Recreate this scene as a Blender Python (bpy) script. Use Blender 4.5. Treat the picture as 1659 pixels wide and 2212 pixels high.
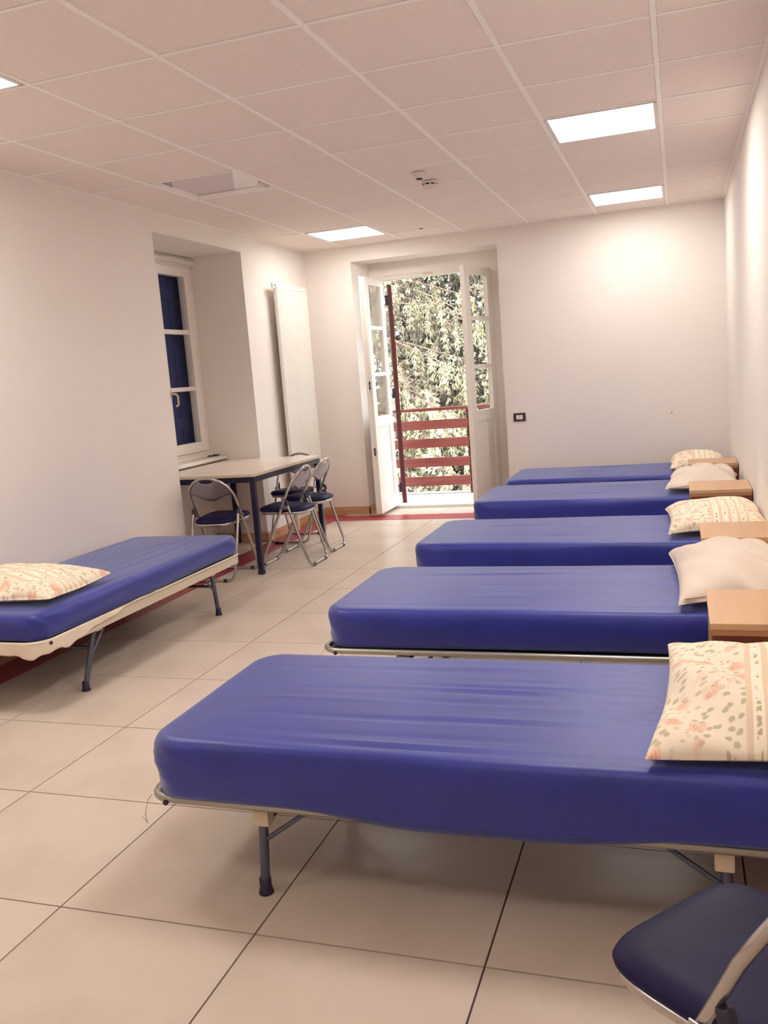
import bpy, bmesh, math, random
from mathutils import Vector, Matrix
import numpy as np

for o in list(bpy.data.objects):
    bpy.data.objects.remove(o, do_unlink=True)
C = bpy.context.scene.collection
SC = bpy.context.scene
random.seed(7)
RNG = np.random.RandomState(11)

# ------------------------------------------------------------------ camera
CAMZ = 1.386
cd = bpy.data.cameras.new('camera')
cd.sensor_fit = 'VERTICAL'
cd.sensor_height = 36.0
cd.lens = 1907.57 / 2212.0 * 36.0
cd.clip_start = 0.02
cam = bpy.data.objects.new('camera', cd)
C.objects.link(cam)
_r = Vector((0.94705663, 0.31168856, -0.07703231))
_u = Vector((0.02483597, 0.16808805, 0.98545907))
_f = Vector((-0.32010453, 0.93519872, -0.15144782))
cam.matrix_world = Matrix(((_r.x, _u.x, -_f.x, 0), (_r.y, _u.y, -_f.y, 0), (_r.z, _u.z, -_f.z, CAMZ), (0, 0, 0, 1)))
SC.camera = cam

# ------------------------------------------------------------------ world, sun, exposure
w = bpy.data.worlds.new('sky'); SC.world = w; w.use_nodes = True
bg = w.node_tree.nodes['Background']
bg.inputs['Color'].default_value = (0.88, 0.94, 1.0, 1)
SKY = 5.5
bg.inputs['Strength'].default_value = SKY
sd = bpy.data.lights.new('sun', 'SUN'); sd.energy = 6.0; sd.angle = 0.01; sd.color = (1.0, 0.95, 0.82)
sun = bpy.data.objects.new('sun', sd); C.objects.link(sun)
sun.rotation_euler = Vector((-0.45, 0.62, -0.75)).to_track_quat('-Z', 'Y').to_euler()
PANEL = {-6: 9.0, -2: 23.0, 2: 24.0, 6: 15.5}   # output of the ceiling panels, row by row
PANEL_COL = (1.0, 0.945, 0.885)
vs = SC.view_settings
vs.view_transform = 'Standard'; vs.look = 'None'; vs.exposure = 0.17; vs.gamma = 1.0
try: vs.use_curve_mapping = False
except Exception: pass
SC.cycles.max_bounces = 10; SC.cycles.diffuse_bounces = 6; SC.cycles.glossy_bounces = 3; SC.cycles.transparent_max_bounces = 10

# ------------------------------------------------------------------ materials
def srgb(r, g, b):
    f = lambda c: (c/255/12.92) if c/255 <= 0.04045 else ((c/255+0.055)/1.055)**2.4
    return (f(r), f(g), f(b))
MATS = {}
def mat(name, col, rough=0.6, metal=0.0, col2=None, nscale=6.0, ndetail=4.0, lo=0.4, hi=0.62, bump=0.0, bscale=80.0, spec=0.5, stretch=None, sheen=0.0, sheen_col=None, coat=0.0, rvar=0.0):
    m = bpy.data.materials.new(name); m.use_nodes = True
    nt = m.node_tree; N = nt.nodes; L = nt.links
    b = N['Principled BSDF']
    b.inputs['Base Color'].default_value = (*col, 1)
    b.inputs['Roughness'].default_value = rough
    b.inputs['Metallic'].default_value = metal
    b.inputs['Specular IOR Level'].default_value = spec
    if sheen:
        b.inputs['Sheen Weight'].default_value = sheen
        b.inputs['Sheen Roughness'].default_value = 0.45
        b.inputs['Sheen Tint'].default_value = (*(sheen_col or (1, 1, 1)), 1)
    if coat: b.inputs['Coat Weight'].default_value = coat
    tc = N.new('ShaderNodeTexCoord'); mp = N.new('ShaderNodeMapping')
    L.new(tc.outputs['Object'], mp.inputs['Vector'])
    if stretch: mp.inputs['Scale'].default_value = stretch
    if col2 is not None:
        n = N.new('ShaderNodeTexNoise'); n.inputs['Scale'].default_value = nscale; n.inputs['Detail'].default_value = ndetail
        L.new(mp.outputs['Vector'], n.inputs['Vector'])
        cr = N.new('ShaderNodeValToRGB')
        cr.color_ramp.elements[0].position = lo; cr.color_ramp.elements[0].color = (*col, 1)
        cr.color_ramp.elements[1].position = hi; cr.color_ramp.elements[1].color = (*col2, 1)
        L.new(n.outputs['Fac'], cr.inputs['Fac']); L.new(cr.outputs['Color'], b.inputs['Base Color'])
    if bump:
        n2 = N.new('ShaderNodeTexNoise'); n2.inputs['Scale'].default_value = bscale; n2.inputs['Detail'].default_value = 3
        L.new(mp.outputs['Vector'], n2.inputs['Vector'])
        bp = N.new('ShaderNodeBump'); bp.inputs['Strength'].default_value = bump; bp.inputs['Distance'].default_value = 0.004
        L.new(n2.outputs['Fac'], bp.inputs['Height']); L.new(bp.outputs['Normal'], b.inputs['Normal'])
    MATS[name] = m
    return m

mat('paint', (0.85, 0.80, 0.75), 0.85, col2=(0.83, 0.775, 0.72), nscale=1.3, lo=0.35, hi=0.75, bump=0.12, bscale=45, spec=0.2)
mat('ceiling_board', (0.91, 0.82, 0.76), 0.95, col2=(0.86, 0.77, 0.71), nscale=160, ndetail=2, bump=0.25, bscale=220, spec=0.1)
mat('grid_white', (0.97, 0.93, 0.89), 0.6, spec=0.3)
mat('plenum', (0.10, 0.09, 0.09), 0.9)
mat('tile', (0.68, 0.575, 0.48), 0.28, col2=(0.60, 0.50, 0.41), nscale=2.6, ndetail=9, lo=0.46, hi=0.72, bump=0.015, bscale=12, spec=0.28)
mat('grout', srgb(96, 66, 74), 0.8)
mat('red_strip', srgb(172, 62, 76), 0.3, col2=srgb(158, 52, 68), nscale=9)
mat('baseboard', srgb(206, 164, 122), 0.45, col2=srgb(190, 148, 108), nscale=8, stretch=(0.3, 0.3, 6))
mat('white_frame', (0.80, 0.75, 0.69), 0.35, spec=0.4, bump=0.03, bscale=30)
mat('sill_white', (0.72, 0.67, 0.60), 0.3)
mat('dark_shutter', srgb(42, 54, 116), 0.6, col2=srgb(36, 47, 104), nscale=4)
mat('brown_wood', srgb(92, 40, 42), 0.45, col2=srgb(74, 30, 34), nscale=14, stretch=(1, 1, 0.12))
mat('rail_wood', srgb(150, 82, 74), 0.42, col2=srgb(132, 66, 62), nscale=10, stretch=(0.15, 1, 1.6))
mat('balcony_white', (0.78, 0.75, 0.72), 0.5)
mat('plaster_out', (0.72, 0.70, 0.66), 0.9)
mat('blue_sheet', srgb(34, 46, 150), 0.42, col2=srgb(30, 42, 140), nscale=5, bump=0.10, bscale=260, spec=0.55, sheen=0.5, sheen_col=(0.72, 0.84, 1.0))
mat('bed_tube', srgb(172, 168, 160), 0.3, metal=0.75, bump=0.02)
mat('bed_rail_cream', srgb(216, 205, 186), 0.4, metal=0.1)
mat('leg_steel', srgb(98, 102, 120), 0.38, metal=0.7)
mat('rubber', srgb(44, 36, 62), 0.6)
mat('mesh_base', srgb(58, 54, 74), 0.9)
mat('canvas', srgb(232, 218, 200), 0.9, bump=0.1, bscale=120)
mat('plastic_cream', srgb(208, 190, 164), 0.5)
mat('white_pillow', srgb(226, 212, 198), 0.85, col2=srgb(220, 204, 188), nscale=5, bump=0.15, bscale=25, spec=0.2)
mat('beige_seam', srgb(205, 175, 150), 0.85)
mat('stand_top', srgb(208, 168, 128), 0.4, col2=srgb(200, 158, 118), nscale=3, ndetail=6, stretch=(6, 0.6, 1))
mat('stand_edge', srgb(182, 134, 90), 0.45)
mat('stand_side', srgb(128, 62, 46), 0.45, col2=srgb(112, 52, 40), nscale=9, stretch=(1, 6, 0.5))
mat('chrome', srgb(190, 184, 182), 0.22, metal=0.9)
mat('back_steel', srgb(150, 146, 156), 0.35, metal=0.75)
mat('vinyl', srgb(29, 25, 66), 0.5, bump=0.05, bscale=120, spec=0.2, col2=srgb(26, 22, 60), nscale=6)
mat('black_plastic', srgb(38, 30, 48), 0.5)
mat('laminate', srgb(240, 226, 212), 0.3, col2=srgb(234, 219, 204), nscale=3)
mat('laminate_edge', srgb(214, 194, 174), 0.45)
mat('navy_steel', srgb(32, 28, 56), 0.4, spec=0.4)
mat('radiator_white', (0.86, 0.82, 0.77), 0.35)
mat('switch_dark', srgb(70, 32, 50), 0.4)
mat('switch_white', srgb(238, 228, 220), 0.4)
mat('detector_white', (0.74, 0.68, 0.62), 0.5)
mat('dark_slot', srgb(40, 32, 58), 0.6)
mat('lamp_frame', (0.78, 0.72, 0.67), 0.4)
mat('housing_shade', (0.50, 0.46, 0.50), 0.6)  # deep shade inside the open fitting, put into the colour
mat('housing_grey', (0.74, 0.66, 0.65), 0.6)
mat('housing_lit', (0.97, 0.95, 0.92), 0.5)  # brightly lit part inside the open fitting, put into the colour
mat('bark', srgb(150, 126, 112), 0.9, col2=srgb(118, 98, 90), nscale=9, stretch=(2, 2, 0.4))
mat('twig', srgb(186, 156, 136), 0.9)
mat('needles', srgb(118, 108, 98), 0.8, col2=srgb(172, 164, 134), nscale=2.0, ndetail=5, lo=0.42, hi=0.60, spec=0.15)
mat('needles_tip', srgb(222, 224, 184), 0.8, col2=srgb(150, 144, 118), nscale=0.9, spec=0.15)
mat('needles_far', srgb(104, 98, 94), 0.9, col2=srgb(140, 134, 116), nscale=1.2, spec=0.1)
mat('ground_grass', srgb(120, 128, 92), 0.95, col2=srgb(96, 104, 76), nscale=1.0)
mat('chrome_bolt', srgb(150, 140, 130), 0.3, metal=0.9)

def emit_mat(row):
    m = bpy.data.materials.new('lit_diffuser'); m.use_nodes = True
    nt = m.node_tree; nt.nodes.clear()
    e = nt.nodes.new('ShaderNodeEmission'); o = nt.nodes.new('ShaderNodeOutputMaterial')
    e.inputs['Color'].default_value = (*PANEL_COL, 1); e.inputs['Strength'].default_value = PANEL[row]
    nt.links.new(e.outputs[0], o.inputs[0]); MATS['lit_diffuser%d' % row] = m
for _row in PANEL: emit_mat(_row)
def glass_mat(gname, refl):
    m = bpy.data.materials.new(gname); m.use_nodes = True
    nt = m.node_tree; nt.nodes.clear(); N = nt.nodes; L = nt.links
    o = N.new('ShaderNodeOutputMaterial'); mx = N.new('ShaderNodeMixShader'); t = N.new('ShaderNodeBsdfTransparent'); g = N.new('ShaderNodeBsdfGlossy')
    g.inputs['Roughness'].default_value = 0.0
    t.inputs['Color'].default_value = (0.96, 0.97, 0.97, 1)
    ge = N.new('ShaderNodeNewGeometry'); dt = N.new('ShaderNodeVectorMath'); dt.operation = 'DOT_PRODUCT'
    L.new(ge.outputs['Normal'], dt.inputs[0]); L.new(ge.outputs['Incoming'], dt.inputs[1])
    def mth(op, a_, b_):
        n = N.new('ShaderNodeMath'); n.operation = op
        for i, v in enumerate((a_, b_)):
            if v is None: continue
            if isinstance(v, float): n.inputs[i].default_value = v
            else: L.new(v, n.inputs[i])
        return n.outputs[0]
    f5 = mth('POWER', mth('SUBTRACT', 1.0, mth('ABSOLUTE', dt.outputs['Value'], None)), 5.0)   # dielectric reflectance
    L.new(mth('ADD', mth('MULTIPLY', f5, refl), 0.025*refl), mx.inputs[0])
    L.new(t.outputs[0], mx.inputs[1]); L.new(g.outputs[0], mx.inputs[2]); L.new(mx.outputs[0], o.inputs[0])
    MATS[gname] = m
glass_mat('pane_glass', 0.97); glass_mat('coated_glass', 0.30)

def floral_mat():
    """cream cotton with scattered peach roses, green leaves and a striped band; X runs across the bands"""
    m = bpy.data.materials.new('floral_cotton'); m.use_nodes = True
    nt = m.node_tree; N = nt.nodes; L = nt.links; b = N['Principled BSDF']
    b.inputs['Roughness'].default_value = 0.85; b.inputs['Specular IOR Level'].default_value = 0.2
    tc = N.new('ShaderNodeTexCoord'); sx = N.new('ShaderNodeSeparateXYZ'); L.new(tc.outputs['Object'], sx.inputs[0])
    def math_(op, a, b_=None, clamp=False):
        n = N.new('ShaderNodeMath'); n.operation = op; n.use_clamp = clamp
        for i, v in enumerate((a, b_)):
            if v is None: continue
            if isinstance(v, (int, float)): n.inputs[i].default_value = v
            else: L.new(v, n.inputs[i])
        return n.outputs[0]
    def mixc(fac, a, c):
        n = N.new('ShaderNodeMix'); n.data_type = 'RGBA'
        L.new(fac, n.inputs[0])
        for i, v in ((6, a), (7, c)):
            if isinstance(v, tuple): n.inputs[i].default_value = (*v, 1)
            else: L.new(v, n.inputs[i])
        return n.outputs[2]
    def ramp(v, lo, hi):
        n = N.new('ShaderNodeMapRange'); n.inputs['From Min'].default_value = lo; n.inputs['From Max'].default_value = hi
        L.new(v, n.inputs['Value']); return n.outputs[0]
    flat = N.new('ShaderNodeCombineXYZ'); L.new(sx.outputs[0], flat.inputs[0]); L.new(sx.outputs[1], flat.inputs[1])
    wob = N.new('ShaderNodeTexNoise'); wob.inputs['Scale'].default_value = 40; L.new(flat.outputs[0], wob.inputs['Vector'])
    wv = N.new('ShaderNodeVectorMath'); wv.operation = 'MULTIPLY_ADD'
    L.new(wob.outputs['Color'], wv.inputs[0]); wv.inputs[1].default_value = (0.02, 0.02, 0); L.new(flat.outputs[0], wv.inputs[2])
    def vor(scale):
        n = N.new('ShaderNodeTexVoronoi'); n.inputs['Scale'].default_value = scale; n.voronoi_dimensions = '2D'
        L.new(wv.outputs[0], n.inputs['Vector']); return n
    v1 = vor(13); v2 = vor(34); v3 = vor(40)
    patch = N.new('ShaderNodeTexNoise'); patch.inputs['Scale'].default_value = 7; L.new(flat.outputs[0], patch.inputs['Vector'])
    rose = math_('MULTIPLY', ramp(v1.outputs['Distance'], 0.36, 0.24), ramp(patch.outputs['Fac'], 0.44, 0.54))
    petal = ramp(math_('SINE', math_('MULTIPLY', v1.outputs['Distance'], 60.0)), -0.2, 0.7)
    rosec = mixc(petal, srgb(226, 160, 128), srgb(242, 204, 178))
    leaf = math_('MULTIPLY', ramp(v2.outputs['Distance'], 0.30, 0.20), ramp(patch.outputs['Fac'], 0.58, 0.46))
    bud = math_('MULTIPLY', ramp(v3.outputs['Distance'], 0.22, 0.15), ramp(patch.outputs['Fac'], 0.52, 0.60))
    base = srgb(240, 226, 204)
    c = mixc(math_('MULTIPLY', leaf, 0.75), base, srgb(178, 172, 136))
    c = mixc(math_('MULTIPLY', rose, 0.85), c, rosec)
    c = mixc(math_('MULTIPLY', bud, 0.7), c, srgb(214, 128, 106))
    # striped band: five ribbons with a leaf vine on a plain ground
    ax = sx.outputs[0]
    inband = math_('MULTIPLY', ramp(ax, -0.040, -0.036), ramp(ax, 0.150, 0.146))
    rib = ramp(math_('SINE', math_('MULTIPLY', ax, 150.0)), 0.25, 0.45)
    ribc = mixc(rib, srgb(246, 234, 212), srgb(228, 206, 178))
    vine = math_('MULTIPLY', ramp(v3.outputs['Distance'], 0.30, 0.22), ramp(math_('SINE', math_('MULTIPLY', ax, 150.0)), -0.55, -0.85))
    ribc = mixc(math_('MULTIPLY', vine, 0.8), ribc, srgb(172, 158, 120))
    c = mixc(inband, c, ribc)
    L.new(c, b.inputs['Base Color'])
    n2 = N.new('ShaderNodeTexNoise'); n2.inputs['Scale'].default_value = 22; L.new(tc.outputs['Object'], n2.inputs['Vector'])
    bp = N.new('ShaderNodeBump'); bp.inputs['Strength'].default_value = 0.2; bp.inputs['Distance'].default_value = 0.006
    L.new(n2.outputs['Fac'], bp.inputs['Height']); L.new(bp.outputs['Normal'], b.inputs['Normal'])
    MATS['floral_cotton'] = m
floral_mat()

# ------------------------------------------------------------------ mesh helpers
class MB:
    """collects shapes for ONE mesh"""
    def __init__(s): s.v = []; s.f = []; s.smooth = []
    def add(s, vs_, fs, smooth=False):
        n = len(s.v); s.v += [tuple(p) for p in vs_]; s.f += [tuple(i+n for i in f) for f in fs]; s.smooth += [smooth]*len(fs)
        return s
    def box(s, x0, x1, y0, y1, z0, z1, bev=0.0):
        if bev <= 0:
            v = [(x, y, z) for z in (z0, z1) for y in (y0, y1) for x in (x0, x1)]
            f = [(0, 2, 3, 1), (4, 5, 7, 6), (0, 1, 5, 4), (2, 6, 7, 3), (0, 4, 6, 2), (1, 3, 7, 5)]
            return s.add(v, f)
        bm = bmesh.new(); bmesh.ops.create_cube(bm, size=1.0)
        for q in bm.verts:
            q.co = Vector(((x0+x1)/2+q.co.x*(x1-x0), (y0+y1)/2+q.co.y*(y1-y0), (z0+z1)/2+q.co.z*(z1-z0)))
        bmesh.ops.bevel(bm, geom=list(bm.edges), offset=bev, segments=2, affect='EDGES', profile=0.7)
        bm.verts.index_update()
        s.add([q.co[:] for q in bm.verts], [[q.index for q in f.verts] for f in bm.faces]); bm.free()
        return s
    def tube(s, pts, r, n=10, closed=False, cap=True):
        P = [Vector(p) for p in pts]; m = len(P); rings = []
        rr = r if isinstance(r, (list, tuple)) else [r]*m
        up = None
        for i in range(m):
            if closed: t = (P[(i+1) % m]-P[i-1]).normalized()
            else: t = (P[min(i+1, m-1)]-P[max(i-1, 0)]).normalized()
            if up is None:
                a = Vector((0, 0, 1)) if abs(t.z) < 0.9 else Vector((1, 0, 0))
                up = (a-t*a.dot(t)).normalized()
            else:
                up = (up-t*up.dot(t)).normalized()
            sd_ = t.cross(up)
            rings.append([P[i]+(up*math.cos(2*math.pi*k/n)+sd_*math.sin(2*math.pi*k/n))*rr[i] for k in range(n)])
        v = [q for g in rings for q in g]; f = []
        for i in range(m if closed else m-1):
            j = (i+1) % m
            for k in range(n):
                f.append((i*n+k, i*n+(k+1) % n, j*n+(k+1) % n, j*n+k))
        s.add(v, f, True)
        if cap and not closed:
            s.add(rings[0], [tuple(reversed(range(n)))]); s.add(rings[-1], [tuple(range(n))])
        return s
    def cyl(s, p0, p1, r, n=16, r1=None): return s.tube([p0, p1], [r, r if r1 is None else r1], n)
    def lathe(s, prof, c, n=24):
        v = []; f = []
        for (r, z) in prof:
            for k in range(n):
                a = 2*math.pi*k/n; v.append((c[0]+r*math.cos(a), c[1]+r*math.sin(a), c[2]+z))
        for i in range(len(prof)-1):
            for k in range(n): f.append((i*n+k, i*n+(k+1) % n, (i+1)*n+(k+1) % n, (i+1)*n+k))
        s.add(v, f, True); return s
    def xf(s, M):
        s.v = [tuple(M @ Vector(p)) for p in s.v]; return s
    def mesh(s, name, material):
        me = bpy.data.meshes.new(name); me.from_pydata(s.v, [], s.f); me.validate()
        bm = bmesh.new(); bm.from_mesh(me); bmesh.ops.recalc_face_normals(bm, faces=bm.faces); bm.to_mesh(me); bm.free()
        if len(me.polygons) == len(s.smooth): me.polygons.foreach_set('use_smooth', s.smooth)
        me.materials.append(MATS[material]); return me
    def build(s, name, material, parent=None):
        return link(name, s.mesh(name, material), parent)
def link(name, me, parent=None, loc=None):
    o = bpy.data.objects.new(name, me); C.objects.link(o)
    if parent is not None: o.parent = parent
    if loc is not None: o.location = loc
    return o
def tag(o, label=None, cat=None, group=None, kind=None):
    if label: o['label'] = label
    if cat: o['category'] = cat
    if group: o['group'] = group
    if kind: o['kind'] = kind
    return o
def thing(name, label, cat, loc=(0, 0, 0), rz=0.0, group=None, kind=None):
    o = bpy.data.objects.new(name, None); C.objects.link(o); o.location = loc; o.rotation_euler = (0, 0, rz)
    return tag(o, label, cat, group, kind)
def copy_tree(o, parent=None):
    c = o.copy(); C.objects.link(c)
    if parent is not None: c.parent = parent
    for ch in o.children: copy_tree(ch, c)
    return c
def fillet(pts, r, n=6):
    """polyline with rounded corners"""
    P = [Vector(p) for p in pts]; out = [P[0]]
    for i in range(1, len(P)-1):
        a = (P[i-1]-P[i]); b = (P[i+1]-P[i]); rr = min(r, a.length*0.49, b.length*0.49)
        a.normalize(); b.normalize(); p0 = P[i]+a*rr; p1 = P[i]+b*rr
        for k in range(n+1):
            t = k/n; out.append(p0*(1-t)**2+P[i]*2*t*(1-t)+p1*t*t)
    out.append(P[-1]); return out

# ------------------------------------------------------------------ the room
XL, XR, YB, YF, ZC = -3.53, 0.405, 8.447, -0.6, 2.67
NY0, NY1, NX, NZ = 5.70, 7.06, -4.03, 2.53     # window niche
DX0, DX1, DZ = -3.04, -1.58, 2.52              # door niche
ZT = 3.05                                      # slab above the hung ceiling

fl = MB().box(-4.2, 0.8, YF-0.2, 8.80, -0.25, -0.004).build('floor', 'grout'); tag(fl, 'pale marbled stone tile floor with dark joints', None, kind='structure')
xs = sorted(set([-4.03]+[-2.267+0.6*i for i in range(-2, 5) if -4.03 < -2.267+0.6*i < XR]+[XR]))
ys = sorted(set([YF]+[1.8342+0.5913*j for j in range(-6, 13) if YF < 1.8342+0.5913*j < 8.77]+[8.77]))
shared = {}
for i in range(len(xs)-1):
    for j in range(len(ys)-1):
        a0, a1, b0, b1 = xs[i], xs[i+1], ys[j], ys[j+1]
        if a1 <= XL and (b1 < NY0 or b0 > NY1): continue
        if b0 > YB-0.05 and (a1 < DX0 or a0 > DX1): continue
        if b0 > YB-0.05: a0, a1 = max(a0, DX0+0.02), min(a1, DX1-0.02)
        if a0 < XL and not (b0 >= NY0-0.01 and b1 <= NY1+0.01): b0, b1 = max(b0, NY0), min(b1, NY1)
        key = (round(a1-a0, 3), round(b1-b0, 3)); g = 0.0026
        if key not in shared:
            shared[key] = MB().box(-(a1-a0)/2+g, (a1-a0)/2-g, -(b1-b0)/2+g, (b1-b0)/2-g, -0.02, 0.0).mesh('floor_tile', 'tile')
        link('floor_tile', shared[key], fl, ((a0+a1)/2, (b0+b1)/2, 0))
t1 = MB().box(XL+0.012, -3.29, YF, YB-0.012, 0.0, 0.0025).build('trim_1', 'red_strip'); tag(t1, 'red floor border strip along the left wall', None, kind='structure')
t2 = MB().box(-3.29, XR, 8.065, 8.35, 0.0, 0.0025).build('trim_2', 'red_strip'); tag(t2, 'red floor border strip in front of the balcony door', None, kind='structure')

wl = MB()
wl.box(-4.3, XL, YF-0.2, NY0, 0, ZT); wl.box(-4.3, XL, NY1, YB+0.5, 0, ZT); wl.box(-4.3, XL, NY0, NY1, NZ, ZT)
WY0, WY1, WZ0, WZ1 = 5.80, 7.00, 0.82, 2.47   # window hole
wl.box(-4.3, NX, NY0, NY1, 0, WZ0); wl.box(-4.3, NX, NY0, NY1, WZ1, NZ); wl.box(-4.3, NX, NY0, WY0, WZ0, WZ1); wl.box(-4.3, NX, WY1, NY1, WZ0, WZ1)
o = wl.build('wall_left', 'paint'); tag(o, 'cream painted left wall with a deep window niche', None, kind='structure')
wb = MB(); YO = 8.95
wb.box(DX1, 0.8, YB, YO, 0, ZT)
wb.box(XL, DX1, YB, YO, DZ, ZT)
# left of the door, with a splayed reveal
wb.add([(XL, YB, 0), (DX0, YB, 0), (-2.97, 8.80, 0), (-2.97, YO, 0), (XL, YO, 0), (XL, YB, DZ), (DX0, YB, DZ), (-2.97, 8.80, DZ), (-2.97, YO, DZ), (XL, YO, DZ)],
       [(4, 3, 2, 1, 0), (5, 6, 7, 8, 9), (0, 1, 6, 5), (1, 2, 7, 6), (2, 3, 8, 7), (3, 4, 9, 8), (4, 0, 5, 9)])
o = wb.build('wall_back', 'paint'); tag(o, 'cream painted end wall around the balcony door', None, kind='structure')
o = MB().box(XR, 0.8, YF-0.2, YB, 0, ZT).build('wall_right', 'paint'); tag(o, 'cream painted right wall behind the bed heads', None, kind='structure')
o = MB().box(XL, XR, YF-0.2, YF, 0, ZT).build('wall_front', 'paint'); tag(o, 'cream painted wall behind the viewer', None, kind='structure')
bb = MB(); H = 0.085; T = 0.012
bb.box(XL, XL+T, YF, NY0, 0, H); bb.box(XL, XL+T, NY1, YB, 0, H); bb.box(NX, XL+T, NY1-T, NY1, 0, H); bb.box(NX, XL, NY0, NY0+T, 0, H); bb.box(NX, NX+T, NY0, NY1, 0, H)
tag(bb.build('baseboard_left', 'baseboard'), 'tan wooden skirting along the left wall and niche', None, kind='structure')
bb = MB(); bb.box(XL, DX0+T, YB-T, YB, 0, H); bb.box(DX1, XR, YB-T, YB, 0, H)
bb.add([(DX0, YB-T, 0), (DX0+T, YB-T, 0), (-2.97+T, 8.78, 0), (-2.97, 8.78, 0), (DX0, YB-T, H), (DX0+T, YB-T, H), (-2.97+T, 8.78, H), (-2.97, 8.78, H)],
       [(3, 2, 1, 0), (4, 5, 6, 7), (0, 1, 5, 4), (1, 2, 6, 5), (2, 3, 7, 6), (3, 0, 4, 7)])
tag(bb.build('baseboard_back', 'baseboard'), 'tan wooden skirting along the end wall', None, kind='structure')
tag(MB().box(XR-T, XR, YF, YB, 0, H).build('baseboard_right', 'baseboard'), 'tan wooden skirting along the right wall', None, kind='structure')

# ceiling: slab, hung grid bars, mineral boards
ce = MB().box(-4.3, 0.8, YF-0.2, YO, ZT, ZT+0.2).build('ceiling', 'plenum'); tag(ce, 'suspended ceiling of square mineral fibre boards on a white grid', None, kind='structure')
cx = [XL]+[-0.0598+0.6056*i for i in range(-5, 1)]+[XR]
cy = [YF]+[3.8168+0.6*j for j in range(-7, 8)]+[YB]
BW = 0.012
for i, x in enumerate(cx):
    a, b_ = (x-BW, x+BW) if 0 < i < len(cx)-1 else ((x, x+0.02) if i == 0 else (x-0.02, x))
    MB().box(a, b_, YF, YB, ZC, ZC+0.03).build('grid_bar', 'grid_white', ce)
for j, y in enumerate(cy):
    a, b_ = (y-BW*0.8, y+BW*0.8) if 0 < j < len(cy)-1 else ((y, y+0.02) if j == 0 else (y-0.02, y))
    for i in range(len(cx)-1):
        MB().box(cx[i]+BW, cx[i+1]-BW, a, b_, ZC+0.0008, ZC+0.028).build('cross_bar', 'grid_white', ce)
LIT = {(5, -6), (5, -2), (5, 2), (5, 6), (1, -6), (1, -2), (1, 6)}
OFF = (1, 2)
shared = {}
for i in range(len(cx)-1):
    for j in range(len(cy)-1):
        row = j-8   # cy[1] is row -7
        if (i, row) in LIT or (i, row) == OFF: continue
        a0, a1, b0, b1 = cx[i]+BW, cx[i+1]-BW, cy[j]+BW*0.8, cy[j+1]-BW*0.8
        g = 0.0035; key = (round(a1-a0, 3), round(b1-b0, 3))
        if key not in shared:
            shared[key] = MB().box(-(a1-a0)/2+0.0008, (a1-a0)/2-0.0008, -(b1-b0)/2+g, (b1-b0)/2-g, 0.002, 0.018).mesh('ceiling_tile', 'ceiling_board')
        t = link('ceiling_tile', shared[key], ce, ((a0+a1)/2, (b0+b1)/2, ZC+random.uniform(0, 0.0025)))

# light panels
def light_panel(i, row, label):
    j = row+8
    x0, x1, y0, y1 = cx[i]+BW, cx[i+1]-BW, cy[j]+BW, cy[j+1]-BW
    t = thing('ceiling_light', label, 'ceiling light', ((x0+x1)/2, (y0+y1)/2, ZC), group='square ceiling light panels')
    hx, hy = (x1-x0)/2-0.001, (y1-y0)/2-0.001; fw = 0.02
    m = MB(); m.box(-hx, hx, -hy, -hy+fw, -0.003, 0.03); m.box(-hx, hx, hy-fw, hy, -0.003, 0.03); m.box(-hx, -hx+fw, -hy+fw, hy-fw, -0.003, 0.03); m.box(hx-fw, hx, -hy+fw, hy-fw, -0.003, 0.03)
    m.build('frame', 'lamp_frame', t)
    MB().box(-hx+fw, hx-fw, -hy+fw, hy-fw, 0.0, 0.012).build('diffuser', 'lit_diffuser%d' % row, t)
    MB().box(-hx+fw, hx-fw, -hy+fw, hy-fw, 0.013, 0.03).build('back_plate', 'lamp_frame', t)
    for sx in (-1, 1):
        for sy in (-1, 1):
            MB().cyl((sx*(hx-0.009), sy*(hy-0.012), -0.0045), (sx*(hx-0.009), sy*(hy-0.012), -0.002), 0.004, 8).build('screw', 'chrome_bolt', t)
light_panel(5, 2, 'lit ceiling panel right of centre, the largest one in view')
light_panel(5, 6, 'lit ceiling panel near the end wall above the far beds')
light_panel(1, 6, 'lit ceiling panel near the end wall left of the balcony door')
light_panel(1, -2, 'lit ceiling panel cut off by the left edge of the picture')
light_panel(5, -2, 'lit ceiling panel out of view above the nearest beds')
light_panel(5, -6, 'lit ceiling panel out of view above the near right chair')
light_panel(1, -6, 'lit ceiling panel out of view near the left wall')
# opened fitting: no diffuser, light and shade of its inside painted as flat toned plates
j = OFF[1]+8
t = thing('light_housing', 'unlit open ceiling fitting, light and shade inside painted on flat plates', 'ceiling light', ((cx[1]+cx[2])/2, (cy[j]+cy[j+1])/2, ZC))
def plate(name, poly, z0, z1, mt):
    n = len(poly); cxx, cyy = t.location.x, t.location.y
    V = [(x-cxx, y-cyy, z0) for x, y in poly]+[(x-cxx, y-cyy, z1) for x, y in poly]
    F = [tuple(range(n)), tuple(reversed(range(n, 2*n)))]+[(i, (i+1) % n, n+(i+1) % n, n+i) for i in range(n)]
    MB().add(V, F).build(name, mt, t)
plate('mid_tone_plate', [(-2.918, 5.0), (-2.5025, 5.0), (-2.894, 5.8), (-3.25, 5.8), (-3.25, 5.5), (-3.202, 5.5)], 0.030, 0.036, 'housing_grey')
plate('lit_tone_plate', [(-2.5025, 5.0), (-2.47, 5.0), (-2.47, 5.8), (-2.894, 5.8)], 0.030, 0.036, 'housing_lit')
plate('shade_tone_plate', [(-3.25, 5.0), (-2.918, 5.0), (-3.202, 5.5), (-3.25, 5.5)], 0.033, 0.039, 'housing_shade')
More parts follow.
